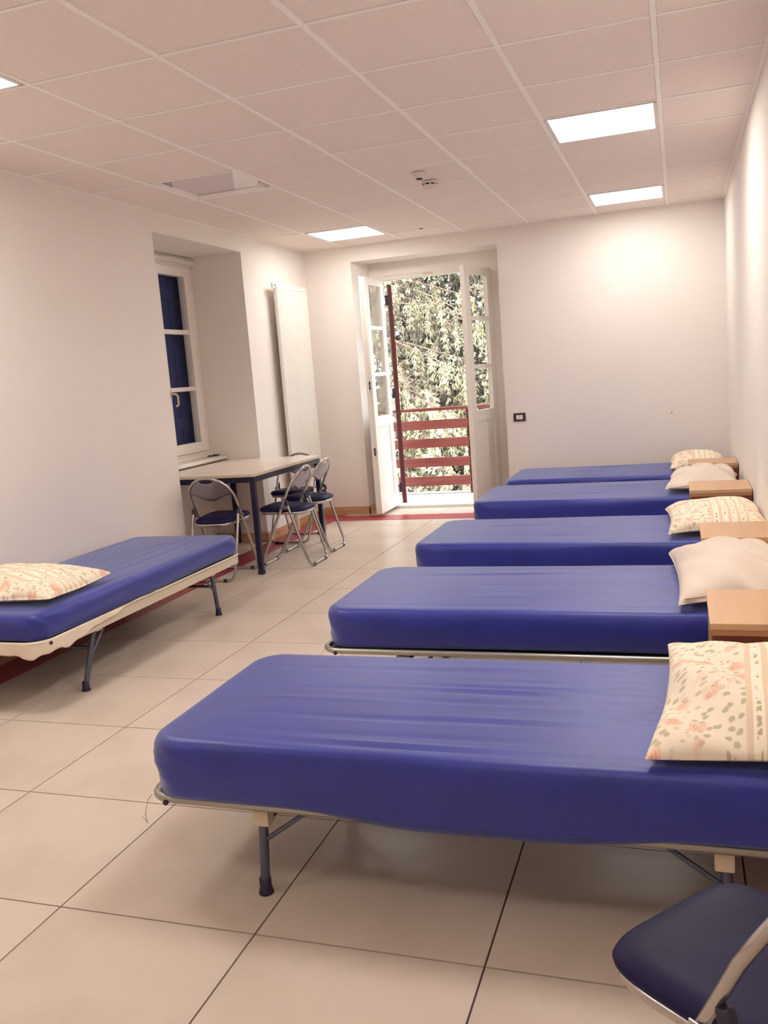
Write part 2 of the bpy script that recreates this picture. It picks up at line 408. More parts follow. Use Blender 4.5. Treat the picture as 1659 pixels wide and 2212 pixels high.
plate('bracket', [(-2.575, 5.50), (-2.545, 5.45), (-2.545, 5.66), (-2.575, 5.70)], 0.014, 0.029, 'housing_grey')

# ------------------------------------------------------------------ window in the niche
win = thing('window_1', 'white timber casement window with three panes and closed shutters outside', None, (0, 0, 0), kind='structure')
fx0, fx1 = -4.10, -4.01
m = MB(); FW = 0.035
m.box(fx0, fx1, WY0, WY0+FW, WZ0, WZ1); m.box(fx0, fx1, WY1-FW, WY1, WZ0, WZ1); m.box(fx0, fx1, WY0+FW, WY1-FW, WZ1-FW, WZ1); m.box(fx0, fx1, WY0+FW, WY1-FW, WZ0, WZ0+FW)
m.build('window_frame', 'white_frame', win)
def sash(y0, y1, handle):
    z0, z1 = WZ0+FW+0.003, WZ1-FW-0.003; x0, x1 = -4.06, -3.995
    m = MB(); W = 0.085
    m.box(x0, x1, y0, y0+W*0.6, z0, z1, 0.004); m.box(x0, x1, y1-W, y1, z0, z1, 0.004)
    m.box(x0+0.001, x1-0.001, y0+W*0.6, y1-W, z0, z0+W, 0.003); m.box(x0+0.001, x1-0.001, y0+W*0.6, y1-W, z1-0.075, z1, 0.003)
    s_ = m.build('sash', 'white_frame', win)
    zs = [z0+W, 1.389, 1.425, 1.870, 1.908, z1-0.075]
    for k in (1, 3): MB().box(x0+0.006, x1-0.006, y0+W*0.6, y1-W, zs[k], zs[k+1], 0.003).build('glazing_bar', 'white_frame', s_)
    for k in (0, 2, 4): MB().box(x0+0.026, x0+0.030, y0+W*0.6-0.004, y1-W+0.004, zs[k]-0.004, zs[k+1]+0.004).build('pane', 'coated_glass', s_)
    MB().box(x1, x1+0.012, y0+0.008, y1-0.008, z0+0.006, z0+0.022, 0.003).build('drip_rail', 'white_frame', s_)
    if handle:
        hy = y0+0.028
        m = MB(); m.tube(fillet([(x1, hy, 1.375), (x1+0.05, hy, 1.375), (x1+0.055, hy+0.028, 1.36), (x1+0.055, hy+0.028, 1.285), (x1+0.04, hy+0.01, 1.27)], 0.02), 0.009, 8)
        m.box(x1, x1+0.008, hy-0.014, hy+0.014, 1.33, 1.41)
        m.build('handle', 'plastic_cream', s_)
sash(WY0+FW+0.003, 6.418, False); sash(6.422, WY1-FW-0.003, True)
MB().box(-4.02, -3.985, NY0+0.01, NY1-0.01, WZ1-0.004, WZ1+0.03, 0.004).build('head_strip', 'white_frame', win)
MB().box(-4.03, -3.85, NY0, NY1-0.005, 0.770, 0.802, 0.006).build('window_sill', 'sill_white', win)
MB().box(-4.03, -4.0, NY0, NY1, 0.802, WZ0+0.01).build('sill_upstand', 'white_frame', win)
for zz in (1.05, 1.7, 2.25):
    MB().cyl((-3.992, 6.968, zz), (-3.992, 6.968, zz+0.05), 0.007, 8).build('hinge', 'white_frame', win)
sh = thing('window_shutter', 'dark navy shutter closed behind the left window panes', 'shutter', (-4.145, 6.4, WZ0))
for k in range(6):
    MB().box(-0.02, 0.02, -0.598+k*0.2, -0.404+k*0.2, 0.0, WZ1-WZ0-0.002, 0.006).build('board', 'dark_shutter', sh)
for zz in (0.25, 1.35): MB().box(0.02, 0.035, -0.58, 0.58, zz, zz+0.09).build('batten', 'dark_shutter', sh)
# small dark scrap on the sill
m = MB(); m.tube([(-3.945, 6.93, 0.806), (-3.93, 6.96, 0.812), (-3.925, 6.99, 0.807), (-3.92, 7.03, 0.810)], [0.006, 0.009, 0.008, 0.005], 8)
m.tube([(-3.955, 6.88, 0.806), (-3.945, 6.90, 0.812), (-3.945, 6.93, 0.806)], [0.004, 0.007, 0.004], 8)
tag(m.build('cord_scrap', 'dark_slot'), 'small dark scrap of cord lying on the window sill corner', 'cord')

# ------------------------------------------------------------------ balcony door
dr = thing('door_1', 'white glazed double balcony door standing open into the room', None, (0, 0, 0), kind='structure')
m = MB(); y0, y1 = 8.79, 8.90
m.box(-2.985, -2.885, y0, y1, 0, DZ); m.box(-1.738, -1.575, y0, y1, 0, DZ)
m.box(-2.885, -1.738, y0, y1, 2.345, DZ)
m.build('door_frame', 'white_frame', dr)
m = MB(); m.box(-2.885, -1.738, y0-0.008, y0, 2.345, 2.375, 0.003); m.box(-2.885, -1.738, y0-0.004, y0, 2.385, 2.40); m.box(-2.9, -2.886, y0-0.008, y0, 0, 2.38); m.box(-1.66, -1.60, y0-0.006, y0, 0, 2.40)
m.build('architrave', 'white_frame', dr)
MB().box(-2.4, -2.3, y0-0.016, y0-0.004, 2.36, 2.375, 0.002).build('strike_plate', 'plastic_cream', dr)
MB().box(-2.97, -1.60, 8.77, 8.94, -0.01, 0.03, 0.006).build('threshold', 'balcony_white', dr)
def leaf(hx, hy, ang, sgn, latch):
    """local: hinge at origin, leaf runs along -Y, inner face towards +X*sgn"""
    L_, T_ = 0.575, 0.045; z0, z1 = 0.035, 2.345
    M = Matrix.Translation((hx, hy, 0)) @ Matrix.Rotation(ang, 4, 'Z')
    def B(name, mt, par, *a, bev=0.0):
        return MB().box(*a, bev).xf(M).build(name, mt, par)
    m = MB(); W = 0.105
    xa, xb = -T_/2, T_/2
    m.box(xa, xb, -W, 0, z0, z1, 0.004); m.box(xa, xb, -L_, -L_+W, z0, z1, 0.004)
    m.box(xa+0.001, xb-0.001, -L_+W, -W, z1-0.07, z1, 0.003); m.box(xa+0.001, xb-0.001, -L_+W, -W, 0.895, 0.995, 0.003); m.box(xa+0.001, xb-0.001, -L_+W, -W, z0, z0+0.13, 0.003)
    lf = m.xf(M).build('leaf', 'white_frame', dr)
    zs = [0.995, 1.392, 1.430, 1.846, 1.884, z1-0.07]
    for k in (1, 3): B('glazing_bar', 'white_frame', lf, xa+0.006, xb-0.006, -L_+W, -W, zs[k], zs[k+1], bev=0.003)
    for k in (0, 2, 4): B('pane', 'pane_glass', lf, -0.002, 0.002, -L_+W-0.004, -W+0.004, zs[k]-0.004, zs[k+1]+0.004)
    B('panel', 'white_frame', lf, xa+0.012, xb-0.012, -L_+W-0.004, -W+0.004, z0+0.126, 0.899)
    m = MB()
    for q in (xa+0.006, xb-0.012):
        m.box(q, q+0.006, -L_+W, -L_+W+0.014, z0+0.13, 0.895); m.box(q, q+0.006, -W-0.014, -W, z0+0.13, 0.895); m.box(q, q+0.006, -L_+W+0.014, -W-0.014, 0.881, 0.895); m.box(q, q+0.006, -L_+W+0.014, -W-0.014, z0+0.13, z0+0.144)
    m.xf(M).build('panel_bead', 'white_frame', lf)
    # rebate strip on the closing edge
    B('rebate_strip', 'white_frame', lf, xa-0.012 if sgn > 0 else xb-0.014, xa+0.014 if sgn > 0 else xb+0.012, -L_-0.016, -L_+0.006, z0+0.004, z1+0.006, bev=0.004)
    for zz in (0.25, 0.75, 1.2, 1.72, 2.22):
        m = MB(); m.cyl((xb*sgn*1.2, 0.006, zz), (xb*sgn*1.2, 0.006, zz+0.06), 0.008, 8); m.xf(M).build('hinge', 'chrome_bolt' if sgn < 0 else 'white_frame', lf)
    if latch:
        for zz in (0.62, 1.27):
            B('latch_slot', 'dark_slot', lf, -0.008, 0.008, -L_-0.018, -L_-0.0155, zz, zz+0.075)
            B('latch_bolt', 'chrome_bolt', lf, -0.005, 0.005, -L_-0.021, -L_-0.0175, zz+0.018, zz+0.055)
leaf(-2.855, 8.80, 0.0, 1, True)
leaf(-1.735, 8.80, math.radians(-15.0), -1, False)

# outside: shutter folded out, balcony, rail
st = thing('door_shutter', 'brown wooden shutter leaf folded outwards beside the open balcony door', 'shutter', (-2.822, 8.96, 0.03), math.radians(18.3))
m = MB(); m.box(-0.02, 0.02, 0.0, 0.06, 0, 2.29, 0.003); m.box(-0.02, 0.02, 0.50, 0.56, 0, 2.29, 0.003)
for zz in (0, 1.1, 2.21): m.box(-0.018, 0.018, 0.06, 0.50, zz, zz+0.08)
m.build('shutter_frame', 'brown_wood', st)
for k in range(50):
    z = 0.095+k*0.0415
    if 1.08 < z < 1.185: continue
    MB().box(-0.012, 0.012, 0.06, 0.50, z, z+0.028).build('slat', 'brown_wood', st)
MB().box(0.02, 0.026, 0.0, 0.05, -0.001, 2.27, 0.001).build('edge_strip', 'rail_wood', st)
for zz in (0.12, 1.12, 2.08):
    MB().box(-0.05, -0.02, 0.0, 0.04, zz, zz+0.10, 0.003).build('strap_hinge', 'dark_slot', st)
m = MB(); m.tube(fillet([(0.03, 0.01, 1.16), (0.045, -0.01, 1.14), (0.045, -0.01, 1.02), (0.04, 0.0, 0.98)], 0.02), 0.005, 8); m.build('hook', 'dark_slot', st)

bf = MB().box(-5.2, 0.6, 8.95, 9.98, -0.18, 0.0).build('balcony_floor', 'balcony_white'); tag(bf, 'white balcony floor outside the door', None, kind='structure')
rl = thing('balcony_railing', 'red brown wooden balcony railing with wide horizontal boards', 'railing', (-2.3, 9.80, 0))
RX0, RX1 = -2.9, 2.8
zz_ = [0.85, 0.64, 0.419, 0.201, -0.012]
MB().box(RX0, RX1, -0.035, 0.045, 0.955, 0.990, 0.006).build('handrail', 'rail_wood', rl)
for za, zb in ((0.745, 0.85), (0.535, 0.64), (0.313, 0.419), (0.094, 0.201)):
    MB().box(RX0, 0.03, -0.02, 0.012, za, zb, 0.004).build('board', 'rail_wood', rl)
    MB().box(0.05, RX1, -0.02, 0.012, za, zb, 0.004).build('board', 'rail_wood', rl)
MB().box(RX0, RX1, -0.02, 0.012, -0.06, 0.004, 0.004).build('bottom_board', 'brown_wood', rl)
for xx in (-1.9, 0.04, 1.9): MB().box(xx-0.03, xx+0.03, 0.013, 0.073, -0.15, 0.953, 0.004).build('post', 'brown_wood', rl)
o = MB().box(-5.2, -4.3, 8.2, 8.95, -4, 4.2).build('wall_outside', 'plaster_out'); tag(o, 'pale outside wall beyond the left wall', None, kind='structure')
o = MB().box(-40, 40, 10.2, 60, -4.3, -4.1).build('ground_outside', 'ground_grass'); tag(o, 'grassy ground below the balcony', None, kind='structure')

# ------------------------------------------------------------------ spruce trees
def spruce(name, label, loc, height, nlimb, limb_len, seed, tipm, innerm, dens=1.0, size=1.0, zmin=0.4, az=None):
    R = np.random.RandomState(seed)
    t = thing(name, label, 'tree', loc, group='spruce trees beyond the balcony')
    MB().tube([(0, 0, 0), (0.03, 0, height*0.5), (0, 0.02, height)], [0.24, 0.16, 0.03], 10).build('trunk', 'bark', t)
    limbs = MB(); twigs = MB(); inner = ([], []); tips = ([], [])
    def tuft(store, p, d, ln, wd):
        d = d/np.linalg.norm(d); a = np.cross(d, (0.3, 0.5, 0.8)); a /= np.linalg.norm(a); b = np.cross(d, a)
        q = p+d*ln*0.55; n = len(store[0])
        store[0].extend([tuple(p), tuple(q+a*wd), tuple(q-a*wd*0.5+b*wd*0.87), tuple(q-a*wd*0.5-b*wd*0.87), tuple(p+d*ln)])
        store[1].extend([(n, n+2, n+1), (n, n+3, n+2), (n, n+1, n+3), (n+4, n+1, n+2), (n+4, n+2, n+3), (n+4, n+3, n+1)])
    for k in range(nlimb):
        z = zmin+(height-zmin-0.5)*(k+R.rand())/nlimb
        frac = 1-(z/height)**1.5*0.75
        L_ = limb_len*frac*(0.75+0.4*R.rand())
        a = (R.rand()*2*math.pi) if az is None else (az[0]+(az[1]-az[0])*R.rand())
        h = np.array([math.cos(a), math.sin(a), 0.0]); side = np.array([-h[1], h[0], 0])
        n = 9; pts = []
        droop = 0.28+0.3*R.rand()
        for i in range(n+1):
            s = i/n
            pts.append(np.array([0, 0, z])+h*L_*s+side*L_*0.08*math.sin(s*4+k)+np.array([0, 0, 1])*L_*(0.10*s-droop*s*s+0.12*s**4))
        limbs.tube([tuple(q) for q in pts], [max(0.007, 0.035*(1-i/n)*frac+0.006) for i in range(n+1)], 6)
        nt_ = int(L_*8*dens)
        for q in range(nt_):
            s = 0.12+0.88*R.rand(); f = s*n; i = min(int(f), n-1); p = pts[i]+(pts[i+1]-pts[i])*(f-i)
            sd_ = (1 if R.rand() < 0.5 else -1)
            d = side*sd_*(0.3+0.5*R.rand())+h*(0.2+0.35*R.rand())+np.array([0, 0, -0.5-1.0*R.rand()])
            tl = (0.28+0.6*R.rand()**2)*size
            m_ = 4; tp = [p]
            for i2 in range(m_):
                d = d+np.array([0, 0, -0.28]); tp.append(tp[-1]+d/np.linalg.norm(d)*tl/m_)
            bare = R.rand() < 0.16 and s < 0.75
            if bare or R.rand() < 0.25: twigs.tube([tuple(x) for x in tp], [0.005, 0.004, 0.004, 0.003, 0.002], 4, cap=False)
            if bare: continue
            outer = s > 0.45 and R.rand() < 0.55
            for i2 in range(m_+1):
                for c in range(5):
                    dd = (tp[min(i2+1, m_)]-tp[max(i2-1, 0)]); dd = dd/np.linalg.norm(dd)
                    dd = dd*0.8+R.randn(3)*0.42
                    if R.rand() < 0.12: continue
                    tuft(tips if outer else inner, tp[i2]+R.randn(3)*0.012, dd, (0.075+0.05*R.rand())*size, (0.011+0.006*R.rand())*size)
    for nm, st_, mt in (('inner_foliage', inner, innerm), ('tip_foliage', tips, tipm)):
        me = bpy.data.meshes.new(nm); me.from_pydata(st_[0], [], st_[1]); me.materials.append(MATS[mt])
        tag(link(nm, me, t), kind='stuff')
    tag(limbs.build('limbs', 'bark', t), kind='stuff'); tag(twigs.build('bare_twigs', 'twig', t), kind='stuff')
    return t
FRONT = (-math.pi*1.0, 0.0)
spruce('spruce_tree', 'large spruce with drooping pale green sprays filling the doorway view', (-5.5, 15.4, -4.1), 10.0, 84, 3.7, 3, 'needles_tip', 'needles', 1.25, 1.0, 2.0, (-math.pi*0.75, 0.12))
spruce('spruce_tree', 'spruce with drooping sprays seen through the right door leaf', (-1.3, 15.2, -4.1), 10.0, 84, 3.5, 5, 'needles_tip', 'needles', 1.25, 1.0, 2.0, (-math.pi*1.12, -math.pi*0.2))
spruce('spruce_tree', 'greyish spruce standing further back behind the large spruce', (-7.2, 19.6, -4.1), 12.5, 84, 4.2, 8, 'needles_far', 'needles_far', 1.2, 1.9, 1.5, FRONT)
spruce('spruce_tree', 'greyish spruce in the background between the two nearer spruces', (-3.9, 19.4, -4.1), 12.5, 84, 4.2, 9, 'needles_far', 'needles_far', 1.2, 1.9, 1.5, FRONT)
spruce('spruce_tree', 'greyish spruce in the background right of the doorway', (-0.2, 19.8, -4.1), 12.5, 70, 4.2, 10, 'needles_far', 'needles_far', 1.1, 1.9, 1.5, FRONT)

# ------------------------------------------------------------------ beds
def mattress_mesh(L_, W_, z0, z1, seed, wr=0.004, rad=0.11, hem_drop=0.0, longw=0.0, bins=0.016, hem=0.003):
    """fitted sheet over a foam mattress; local x along the bed, foot at -L/2"""
    R = random.Random(seed); hx, hy = L_/2, W_/2; out = []
    nseg = 10
    def corner(cx_, cy_, a0):
        for k in range(nseg+1):
            a = a0+k/nseg*math.pi/2; out.append((cx_+rad*math.cos(a), cy_+rad*math.sin(a), math.cos(a), math.sin(a)))
    def side(p0, p1, n, nx, ny):
        for k in range(1, n): t = k/n; out.append((p0[0]+(p1[0]-p0[0])*t, p0[1]+(p1[1]-p0[1])*t, nx, ny))
    corner(hx-rad, hy-rad, 0); side((hx-rad, hy), (-hx+rad, hy), 56, 0, 1)
    corner(-hx+rad, hy-rad, math.pi/2); side((-hx, hy-rad), (-hx, -hy+rad), 22, -1, 0)
    corner(-hx+rad, -hy+rad, math.pi); side((-hx+rad, -hy), (hx-rad, -hy), 56, 0, -1)
    corner(hx-rad, -hy+rad, 1.5*math.pi); side((hx, -hy+rad), (hx, hy-rad), 22, 1, 0)
    n = len(out); H_ = z1-z0
    prof = [(0.035, 0.0), (0.012, 0.004), (0.004, 0.02), (0.0, 0.05), (-0.003, 0.09), (-0.004, 0.3*H_/0.18), (-0.002, 0.55*1.0)]
    prof = [(0.05, 0.0), (bins, 0.0), (bins*0.45, 0.06), (0.002, 0.2), (-0.001, 0.38), (-0.003, 0.56), (-0.002, 0.70), (0.0, 0.80), (0.004, 0.88), (0.011, 0.945), (0.021, 0.985), (0.034, 1.0)]
    folds = [(R.uniform(0, 6.28), R.uniform(3, 9), R.uniform(-2, 2)) for _ in range(5)]
    lines = [(R.uniform(-0.85, 0.85), R.uniform(-0.5, 0.9), R.uniform(0.15, 0.45), R.uniform(0.006, 0.013), R.uniform(-0.06, 0.06)) for _ in range(26)]
    def top_z(x, y):
        z = 0
        u, v = x/hx, y/hy
        for (ly, lx, sx, sw, sl) in lines:
            yy = v-ly-sl*(u-lx)*0.5
            z += math.exp(-(yy/(sw*2.2))**2)*math.exp(-((u-lx)/sx)**2)*wr*(1 if int(ly*1000) % 2 else -0.8)
        if longw:
            e = math.exp(-((u-0.22)/0.30)**2)*math.exp(-((v-0.30)/0.40)**2)
            z += longw*e*(math.sin(v*44+1.2*u)+0.6*math.sin(v*71-2*u))
        z += 0.0025*math.sin(3*u+1+seed)*math.sin(2.5*v+seed)
        return z
    V = []; F = []
    for (ins, f) in prof:
        for k, (x, y, nx, ny) in enumerate(out):
            s = k/n*L_*4
            amp = 0.006*math.sin(f*math.pi)
            d = sum(math.sin(ph+fr*s*0.8+sl*f*4) for ph, fr, sl in folds)*0.25*amp
            # pulled pleats at the corners
            cu = max(0, 1-min(math.hypot(abs(x)-hx, abs(y)-hy)/0.35, 1))
            d += cu*0.006*math.sin(f*9+s*22)*math.sin(f*math.pi)
            zz = z0+H_*f
            if f < 0.1: zz += (1-f*10)*(hem*math.sin(s*2.3+seed)-hem_drop*math.exp(-((x/hx-0.05)/0.42)**4)*(1 if y < 0 else 0))
            if f > 0.99: zz += top_z(x-nx*ins, y-ny*ins)
            V.append((x-nx*(ins-d), y-ny*(ins-d), zz))
    base = V[-n:]; NR = 26
    for r in range(1, NR+1):
        t = r/NR
        for (x, y, z) in base:
            mx = max(-(hx-hy), min(hx-hy, x)); px = x+(mx-x)*t; py = y*(1-t)
            V.append((px, py, z1+top_z(px, py)+0.004*(1-(1-t)**2)))
    rows = len(prof)+NR
    for r in range(rows-1):
        for k in range(n): F.append((r*n+k, r*n+(k+1) % n, (r+1)*n+(k+1) % n, (r+1)*n+k))
    F.append(tuple(reversed(range(n))))
    m = MB(); m.add(V, F, True)
    me = m.mesh('mattress', 'blue_sheet')
    return me

def bed_frame(label, L_, W_, zr, legx, cream):
    t = thing('folding_bed', label, 'bed frame', group='low folding metal beds')
    hx, hy = L_/2, W_/2; mt = 'bed_rail_cream' if cream else 'bed_tube'
    # perimeter rail
    P = []
    r = 0.07
    for (cx_, cy_, a0) in ((hx-r, hy-r, 0), (-hx+r, hy-r, 90), (-hx+r, -hy+r, 180), (hx-r, -hy+r, 270)):
        for k in range(9):
            a = math.radians(a0+k*90/8); P.append((cx_+r*math.cos(a), cy_+r*math.sin(a)))
    if cream:
        m = MB(); n = len(P); hgt = 0.052; V = []
        for (x, y) in P: V += [(x, y, zr-hgt), (x, y, zr), (x*0.985, y*0.96, zr), (x*0.985, y*0.96, zr-hgt)]
        F = []
        for k in range(n):
            q = (k+1) % n
            for e in range(4): F.append((k*4+e, q*4+e, q*4+(e+1) % 4, k*4+(e+1) % 4))
        m.add(V, F); m.build('rail', mt, t)
        m = MB(); m.tube([(x, y, zr+0.002) for x, y in P], 0.007, 8, closed=True); m.build('rail_lip', mt, t)
    else:
        m = MB(); m.tube([(x, y, zr) for x, y in P], 0.0125, 10, closed=True); m.build('rail', mt, t)
        m = MB(); m.tube([(x*0.985, y*0.955, zr-0.010) for x, y in P], 0.006, 8, closed=True); m.build('inner_rail', mt, t)
    for sx in (-1, 1):
        for sy in (-1, 1):
            MB().cyl((sx*(hx-r*0.9), sy*(hy+0.010), zr-0.006), (sx*(hx-r*0.9), sy*(hy+0.016), zr-0.006), 0.008, 10).build('bolt', 'dark_slot', t)
    MB().box(-hx+0.02, hx-0.02, -hy+0.03, hy-0.03, zr-0.012, zr-0.004).build('canvas_base', 'mesh_base', t)
    zt = zr-0.02
    for x, out_ in ((legx[0], -1), (legx[1], 1)):
        for sy in (-1, 1):
            y = sy*(hy-0.03)
            lean = 0.012*out_ if not cream else 0.10*out_*(1 if out_ < 0 else 0.35)
            m = MB(); m.tube(fillet([(x-lean*0.3, y, zt), (x, y, zt-0.05), (x+lean, y, 0.02)], 0.06), 0.0135, 10)
            lg = m.build('leg', 'leg_steel', t)
            m = MB(); m.lathe([(0.0, 0.0), (0.021, 0.0), (0.0205, 0.006), (0.0165, 0.02), (0.0165, 0.045), (0.0, 0.045)], (x+lean*1.0, y, 0.0), 14); m.build('rubber_foot', 'rubber', lg)
            MB().box(x-lean*0.3-0.022, x-lean*0.3+0.022, y-0.02, y+0.02, zt-0.045, zt-0.0005, 0.006).build('leg_bracket', 'plastic_cream', lg)
            m = MB(); m.tube([(x+lean*0.3, y, 0.155), (x-out_*0.13, y, zt-0.004)], 0.0065, 8); m.build('brace', 'leg_steel', t)
        zc = 0.19 if cream else 0.20
        m = MB(); m.tube([(x+lean*0.2, -hy+0.03, zc), (x+lean*0.2, hy-0.03, zc)], 0.009, 8); m.build('crossbar', 'leg_steel', t)
    return t
def pillow_mesh(a, b, h, seed, mt, flat=0.3, k=0.09, flange=0.0, sag=0.0):
    R = random.Random(seed); n = 40; V = []; F = []
    ph = [(R.uniform(0, 6.28), R.uniform(4, 10), R.uniform(4, 10), R.uniform(0.003, 0.007)) for _ in range(6)]
    for s in (1, -1):
        off = len(V)
        for i in range(n+1):
            for j in range(n+1):
                u = math.sin((-1+2*i/n)*math.pi/2); v = math.sin((-1+2*j/n)*math.pi/2)
                x = a*u*(1-k*(1-v*v)*abs(u)); y = b*v*(1-k*0.8*(1-u*u)*abs(v))
                p = max(0, (1-u*u)*(1-v*v))**0.42
                z = h*p
                wv = sum(am*math.sin(p0+fx*u+fy*v) for p0, fx, fy, am in ph)
                ed = max(0, 1-p)
                wv += 0.006*ed*math.sin(9*u+seed)*math.sin(11*v+seed)*(p > 0.01)
                if s > 0: z += wv*min(1, p*2)
                else: z = -z*flat
                z += 0.012*(abs(u)**6+abs(v)**6)*0.5*math.sin(3*u+2*v+seed)
                V.append((x, y, z+h*flat))
        for i in range(n):
            for j in range(n):
                q = off+i*(n+1)+j; F.append((q, q+n+1, q+n+2, q+1) if s > 0 else (q, q+1, q+n+2, q+n+1))
    m = MB(); m.add(V, F, True); me = m.mesh('pillow', mt)
    bm = bmesh.new(); bm.from_mesh(me); bmesh.ops.remove_doubles(bm, verts=bm.verts, dist=0.0004); bm.to_mesh(me); bm.free()
    return me

ORD = ['nearest', 'second nearest', 'middle', 'second farthest', 'farthest']
NEXT = ['beside the dark folding chair', 'behind the nearest bed', 'in the middle of the right row', 'before the farthest bed', 'by the end wall']
MX0, MX1 = -1.435, 0.385
beds = [(1.955, 2.735, 0.272, 0.452), (3.275, 4.09, 0.275, 0.452), (4.60, 5.41, 0.275, 0.452), (6.11, 6.98, 0.275, 0.450), (7.40, 8.24, 0.275, 0.432)]
for k, (ya, yb, za, zb) in enumerate(beds):
    fr = bed_frame(f'low metal folding bed frame, {ORD[k]} in the right row', MX1-MX0+0.015, yb-ya-(0.055 if k == 0 else 0.012), za-0.0, (-0.582, 0.60), False)
    fr.location = ((MX0+MX1)/2, (ya+yb)/2, 0)
    if k < 2:
        hx_, hy_ = (MX1-MX0)/2, (yb-ya)/2
        MB().tube([(-hx_-0.012, -hy_+0.05, za-0.005), (-hx_-0.025, -hy_+0.045, za-0.02), (-hx_-0.035, -hy_+0.04, za-0.06), (-hx_-0.028, -hy_+0.035, za-0.085), (-hx_-0.045, -hy_+0.04, za-0.07)], 0.0016, 6).build('loose_thread', 'canvas', fr)
    me = mattress_mesh(MX1-MX0, yb-ya, za+0.0165, zb, 20+k, 0.0035 if k else 0.0045, 0.11, longw=0.0021 if k == 0 else 0.0, hem_drop=0.034 if k == 0 else 0.0, bins=0.006 if k == 0 else 0.016)
    o = link('mattress', me, None, ((MX0+MX1)/2, (ya+yb)/2, 0))
    tag(o, f'mattress in a blue fitted sheet, {ORD[k]} in the right row', 'mattress', 'blue sheeted mattresses')
    o.location.z += 0.0
    fl_ = k % 2 == 0
    pa, pb, phh = [(0.255, 0.40, 0.095), (0.222, 0.40, 0.125), (0.25, 0.37, 0.105), (0.235, 0.37, 0.11), (0.225, 0.36, 0.10)][k]
    px = [0.18, 0.178, 0.165, 0.14, 0.13][k]
    py = [2.36, 3.70, 5.02, 6.53, 7.80][k]
    pm = pillow_mesh(pa, pb, phh, 40+k, 'floral_cotton' if fl_ else 'white_pillow', 0.22)
    o = link('pillow', pm, None, (px, py, zb+0.012))
    o.rotation_euler = (0, 0, math.radians([-3, 3, 2, -2, 1][k]))
    tag(o, f"{'cream floral' if fl_ else 'plain white'} pillow on the {ORD[k]} bed of the right row", 'pillow', 'bed pillows')
    if not fl_:
        m = MB(); m.tube([(-pa*0.9, -pb*0.985, phh*0.30), (-pa*0.3, -pb*0.955, phh*0.42), (pa*0.3, -pb*0.955, phh*0.42), (pa*0.9, -pb*0.985, phh*0.30)], 0.003, 6); m.build('seam', 'beige_seam', o)

# left bed
LX0, LX1, LY0, LY1 = -3.50, -2.725, 3.10, 5.02
fr = bed_frame('low folding bed frame with a cream side rail against the left wall', LY1-LY0+0.02, LX1-LX0+0.01, 0.325, (-0.56, 0.62), True)
fr.location = ((LX0+LX1)/2, (LY0+LY1)/2, 0); fr.rotation_euler = (0, 0, math.radians(90))
me = mattress_mesh(LY1-LY0, LX1-LX0, 0.331, 0.455, 31, 0.003, 0.07)
o = link('mattress', me, None, ((LX0+LX1)/2, (LY0+LY1)/2, 0)); o.rotation_euler = (0, 0, math.radians(90))
tag(o, 'mattress in a blue fitted sheet beside the left wall', 'mattress', 'blue sheeted mattresses')
# pale under-blanket hanging out at the head corner
m = MB(); V = []; F = []
path = []
for k in range(25): path.append((LX0+0.05+(LX1-LX0-0.13)*k/24, LY0-0.016, 0))
for k in range(1, 9):
    a = -math.pi/2+k/8*math.pi/2; path.append((LX1-0.08+0.096*math.cos(a), LY0+0.08+0.096*math.sin(a), 0))
for k in range(1, 33): path.append((LX1+0.016, LY0+0.08+0.85*k/32, 0))
n = len(path)
for i, (x, y, _) in enumerate(path):
    s = i/(n-1)
    drop = 0.068+0.010*math.sin(i*0.55)+0.006*math.sin(i*1.3)
    if i > 34: drop *= max(0.05, 1-(i-34)/22)
    for q in range(7):
        f = q/6; wv = 0.006*math.sin(i*0.8)*f
        px_, py_ = x, y
        if i < 25: py_ -= wv+0.004*f
        else: px_ += wv*0.8+0.003*f
        V.append((px_, py_, 0.338-drop*f))
for i in range(n-1):
    for q in range(6): F.append((i*7+q, (i+1)*7+q, (i+1)*7+q+1, i*7+q+1))
m.add(V, F, True); o = m.build('under_blanket', 'canvas'); sol = o.modifiers.new('thick', 'SOLIDIFY'); sol.thickness = 0.003
tag(o, 'pale under-blanket edge hanging out below the left mattress', 'blanket')
pm = pillow_mesh(0.26, 0.36, 0.105, 47, 'floral_cotton', 0.2)
o = link('pillow', pm, None, (-3.13, 3.47, 0.467)); o.rotation_euler = (0, 0, math.radians(-86))
tag(o, 'cream floral pillow on the bed by the left wall', 'pillow', 'bed pillows')

